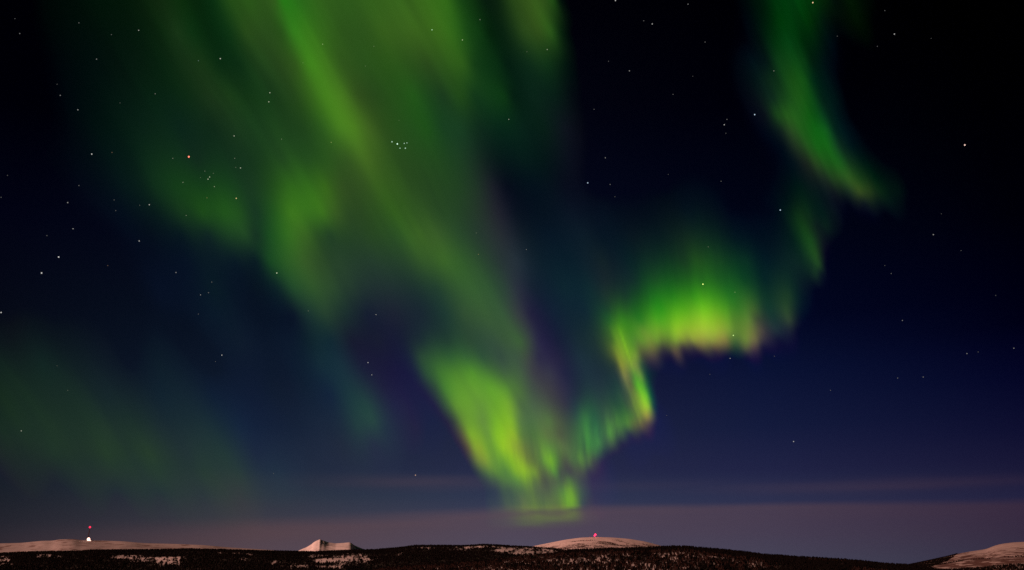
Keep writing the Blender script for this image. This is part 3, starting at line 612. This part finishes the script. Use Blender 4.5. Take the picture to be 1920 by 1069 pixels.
p = on_hill(dome, 1116, 0.0)
mast2 = link('beacon_mast', None, loc=p)
tag(mast2, 'short mast with a bright red beacon on top of the rounded snowy hill', 'mast')
v, f = [], []; lattice(v, f, 30, 2.4, 0.8); build('lattice_shaft', v, f, M_steel, mast2)
v, f = [], []; ball(v, f, (4, 0, 36), 13.0); build('red_lamp', v, f, M_red2, mast2)
v, f = [], []; ball(v, f, (-9, -4, 20), 11.0); build('red_lamp', v, f, M_red2, mast2)

# ---------------------------------------------------------------- stars
STARS = """28 35 .2 w 37 63 .35 w 148 43 .3 w 209 65 .25 w 260 57 .5 w 181 111 .4 w 107 158 .2 w 113 179 .4 w 146 206 .5 w 291 176 .35 w 225 193 .2 w 413 110 .7 w
372 114 .35 b 172 289 .7 w 210 286 .3 o 354 294 1.45 r 324 297 .35 w 439 255 .6 w 440 297 .35 w 451 315 .6 w 442 314 .25 w 384 321 .3 w 400 325 .25 w 376 333 .2 w
390 336 .6 w 393 332 .6 w 402 350 .45 w 343 342 .4 w 148 348 .3 w 14 329 .2 w 506 174 .6 w 504 191 .6 w 528 261 .35 w 621 267 .45 y 605 83 .5 w 568 118 .25 w
701 87 .3 w 685 124 .25 w 735 266 .85 b 745 270 1.15 b 758 269 .75 b 763 268 .7 b 750 278 .75 b 760 278 .85 b 810 56 .8 b 867 75 .6 w 900 37 .4 w 748 226 .2 w 954 224 .5 w
1154 1 .7 w 1290 8 .4 w 1207 39 .3 w 1223 45 .6 w 1322 79 .3 w 1141 115 .25 w 1180 133 .5 w 1299 143 .2 w 1262 177 .3 w 1114 205 .3 w 1415 215 .85 b 1363 224 .35 w
1358 234 .6 w 1361 250 .25 w 1135 296 .45 w 1102 343 .8 b 1144 346 .35 w 1352 340 .3 w 1253 327 .2 w 1026 93 .5 w 988 97 .25 w 1524 5 .95 o 1677 64 .6 w 1659 20 .25 w
1645 87 .25 w 1570 68 .2 w 1451 133 .4 w 1746 72 .15 w 1809 272 1.0 p 2 370 .25 w 127 380 .5 w 137 429 .5 w 88 442 .25 w 110 482 .8 w 78 512 .8 w 202 498 .25 o
214 375 .25 w 217 395 .25 w 262 385 .2 w 280 384 .6 w 261 452 .6 w 388 371 .35 o 443 372 .8 o 349 404 .35 w 330 511 .45 w 397 529 .3 w 376 553 .45 w 391 549 .35 w
372 589 .25 w 2 586 .7 w 416 666 .6 w 404 678 .2 w 107 686 .15 w 519 512 .75 w 578 583 .3 w 705 590 .5 w 690 680 .6 w 897 477 .4 o 893 437 .25 w 1153 369 .25 w
1328 463 .3 w 1318 533 1.1 y 1378 548 .4 w 1375 629 .85 w 1369 672 .5 w 987 468 .35 w 1463 394 .85 b 1765 401 .15 w 1750 440 .5 w 1802 470 .2 w 1659 498 .2 w
1671 513 .3 w 1867 554 .2 w 1692 601 .4 w 1813 663 .4 w 1834 660 .2 w 1901 653 .4 w 1452 668 .2 w 40 808 .5 w 127 732 .2 w 697 703 .5 w 513 888 .25 w 779 891 .7 o
1331 702 .2 w 1250 779 .2 w 1683 709 .3 w 1731 707 .35 w 1557 732 .25 w 1488 828 .6 w""".split()
STARS = [(float(STARS[i]), float(STARS[i+1]), float(STARS[i+2]), STARS[i+3]) for i in range(0, len(STARS), 4)]
STAR_COL = {'w': (1, 0.98, 0.95), 'b': (0.62, 0.80, 1.0), 'r': (1.0, 0.20, 0.16), 'o': (1.0, 0.62, 0.42), 'y': (1.0, 0.85, 0.55), 'p': (1.0, 0.66, 0.56)}
DS = 4.5e6
def star_label():
    special = {(354,294): 'brightest orange-red star, left, shining through the dim green aurora', (1809,272): 'pale reddish star alone in the black sky at the far right',
               (1524,5): 'orange star at the top edge, in the dim green ribbon', (1318,533): 'bright yellowish star above the glowing green arch', (1375,629): 'white star on the lower right edge of the glowing green arch',
               (372,114): 'faint bluish star in the green streak at upper left', (779,891): 'pale orange star low in the sky, left of the bright fold', (745,270): 'brightest star of the small tight blue-white cluster',
               (443,372): 'pale orange star right of and below the orange-red star', (621,267): 'yellowish star at the left edge of the brightest green streak', (897,477): 'dim orange star where the broad green band narrows',
               (1463,394): 'bright blue-white star left of the thin green ray at the right', (1415,215): 'bright blue-white star beside the left edge of the green ribbon', (1102,343): 'bright blue-white star in the dark gap right of the broad band',
               (810,56): 'bright blue-white star in the green band near the top', (1488,828): 'white star low at the right, alone in the blue sky', (1154,1): 'white star touching the top edge in the dark gap'}
    place = [(0, 0, 240, 240, 'in the dark top left corner'), (240, 0, 470, 240, 'in the faint green streaks at upper left'), (470, 0, 960, 240, 'in the bright green band near the top'),
             (960, 0, 1400, 270, 'in the dark gap right of the broad band'), (1400, 0, 1600, 380, 'in the green ribbon at upper right'), (1600, 0, 1920, 350, 'in the black top right corner'),
             (0, 240, 300, 420, 'in the dark sky left of the orange-red star'), (300, 240, 470, 420, 'in the group beside the orange-red star'), (470, 240, 725, 420, 'in the middle of the broad green band'),
             (725, 255, 775, 285, 'in the small tight blue-white cluster'), (775, 240, 1090, 500, 'along the right edge of the broad band'), (1090, 270, 1420, 520, 'in the dark sky above the green arch'),
             (0, 420, 300, 620, 'in the dark blue sky at the left edge'), (300, 420, 660, 700, 'in the dark blue sky below the broad band'), (660, 500, 800, 760, 'in the dark gap left of the bright fold'),
             (0, 620, 300, 900, 'above the tall mast in grey-green glow'), (300, 700, 660, 930, 'low above the long snowy ridge'), (1300, 520, 1500, 730, 'around the glowing green arch'),
             (1600, 350, 1920, 620, 'in the dark right hand sky'), (1500, 620, 1920, 800, 'in the blue sky low at the right'), (0, 0, 1920, 1069, 'in the blue sky right of the hooked curtain')]
    out = {}; cells = {}
    for s in STARS:
        k = (int(s[0]), int(s[1]))
        if k in special: out[k] = special[k]; continue
        for c in place:
            if c[0] <= s[0] < c[2] and c[1] <= s[1] < c[3]: break
        cells.setdefault(c[4], []).append(s)
    words = ['one', 'two', 'three', 'four', 'five', 'six', 'seven', 'eight', 'nine', 'ten', 'eleven', 'twelve', 'thirteen', 'fourteen', 'fifteen', 'sixteen']
    ordn = ['first', 'second', 'third', 'fourth', 'fifth', 'sixth', 'seventh', 'eighth', 'ninth', 'tenth', 'eleventh', 'twelfth', 'thirteenth', 'fourteenth', 'fifteenth', 'sixteenth']
    for c, ss in cells.items():
        by = {}
        for s in ss:
            b = 'faint' if s[2] < 0.31 else ('small' if s[2] < 0.55 else 'bright')
            by.setdefault(b, []).append(s)
        for b, q in by.items():
            q.sort(key=lambda s: (s[0], s[1])); n = len(q)
            for i, s in enumerate(q):
                if n == 1: t = 'the one %s star %s' % (b, c)
                elif i == 0: t = 'leftmost of the %s %s stars %s' % (words[n-1], b, c)
                elif i == n-1: t = 'rightmost of the %s %s stars %s' % (words[n-1], b, c)
                else: t = '%s from left of %s %s stars %s' % (ordn[i], words[n-1], b, c)
                out[(int(s[0]), int(s[1]))] = t
    return out
labs = star_label(); smat = {}; smesh = {}
for (x, y, b, c) in STARS:
    key = (round(b, 2), c)
    if key not in smesh:
        m = mat_emit('starlight', STAR_COL[c], min(0.05+1.1*b**2.2, 2.2 if c == 'r' else 9))
        try: m.cycles.emission_sampling = 'NONE'
        except Exception: pass
        r = DS/810.0*(0.30+0.32*b); v, f = [], []; ball(v, f, (0, 0, 0), r, 8, 5)
        me = bpy.data.meshes.new('star'); me.from_pydata(v, [], f); me.update(); me.materials.append(m); smesh[key] = me
    dx, dy, dz = pix2dir(x, y)
    o = link('star', smesh[key], None, None, (float(dx)*DS, float(dy)*DS, float(dz)*DS+EYE))
    tag(o, labs[(int(x), int(y))], 'star', 'stars scattered over the night sky')
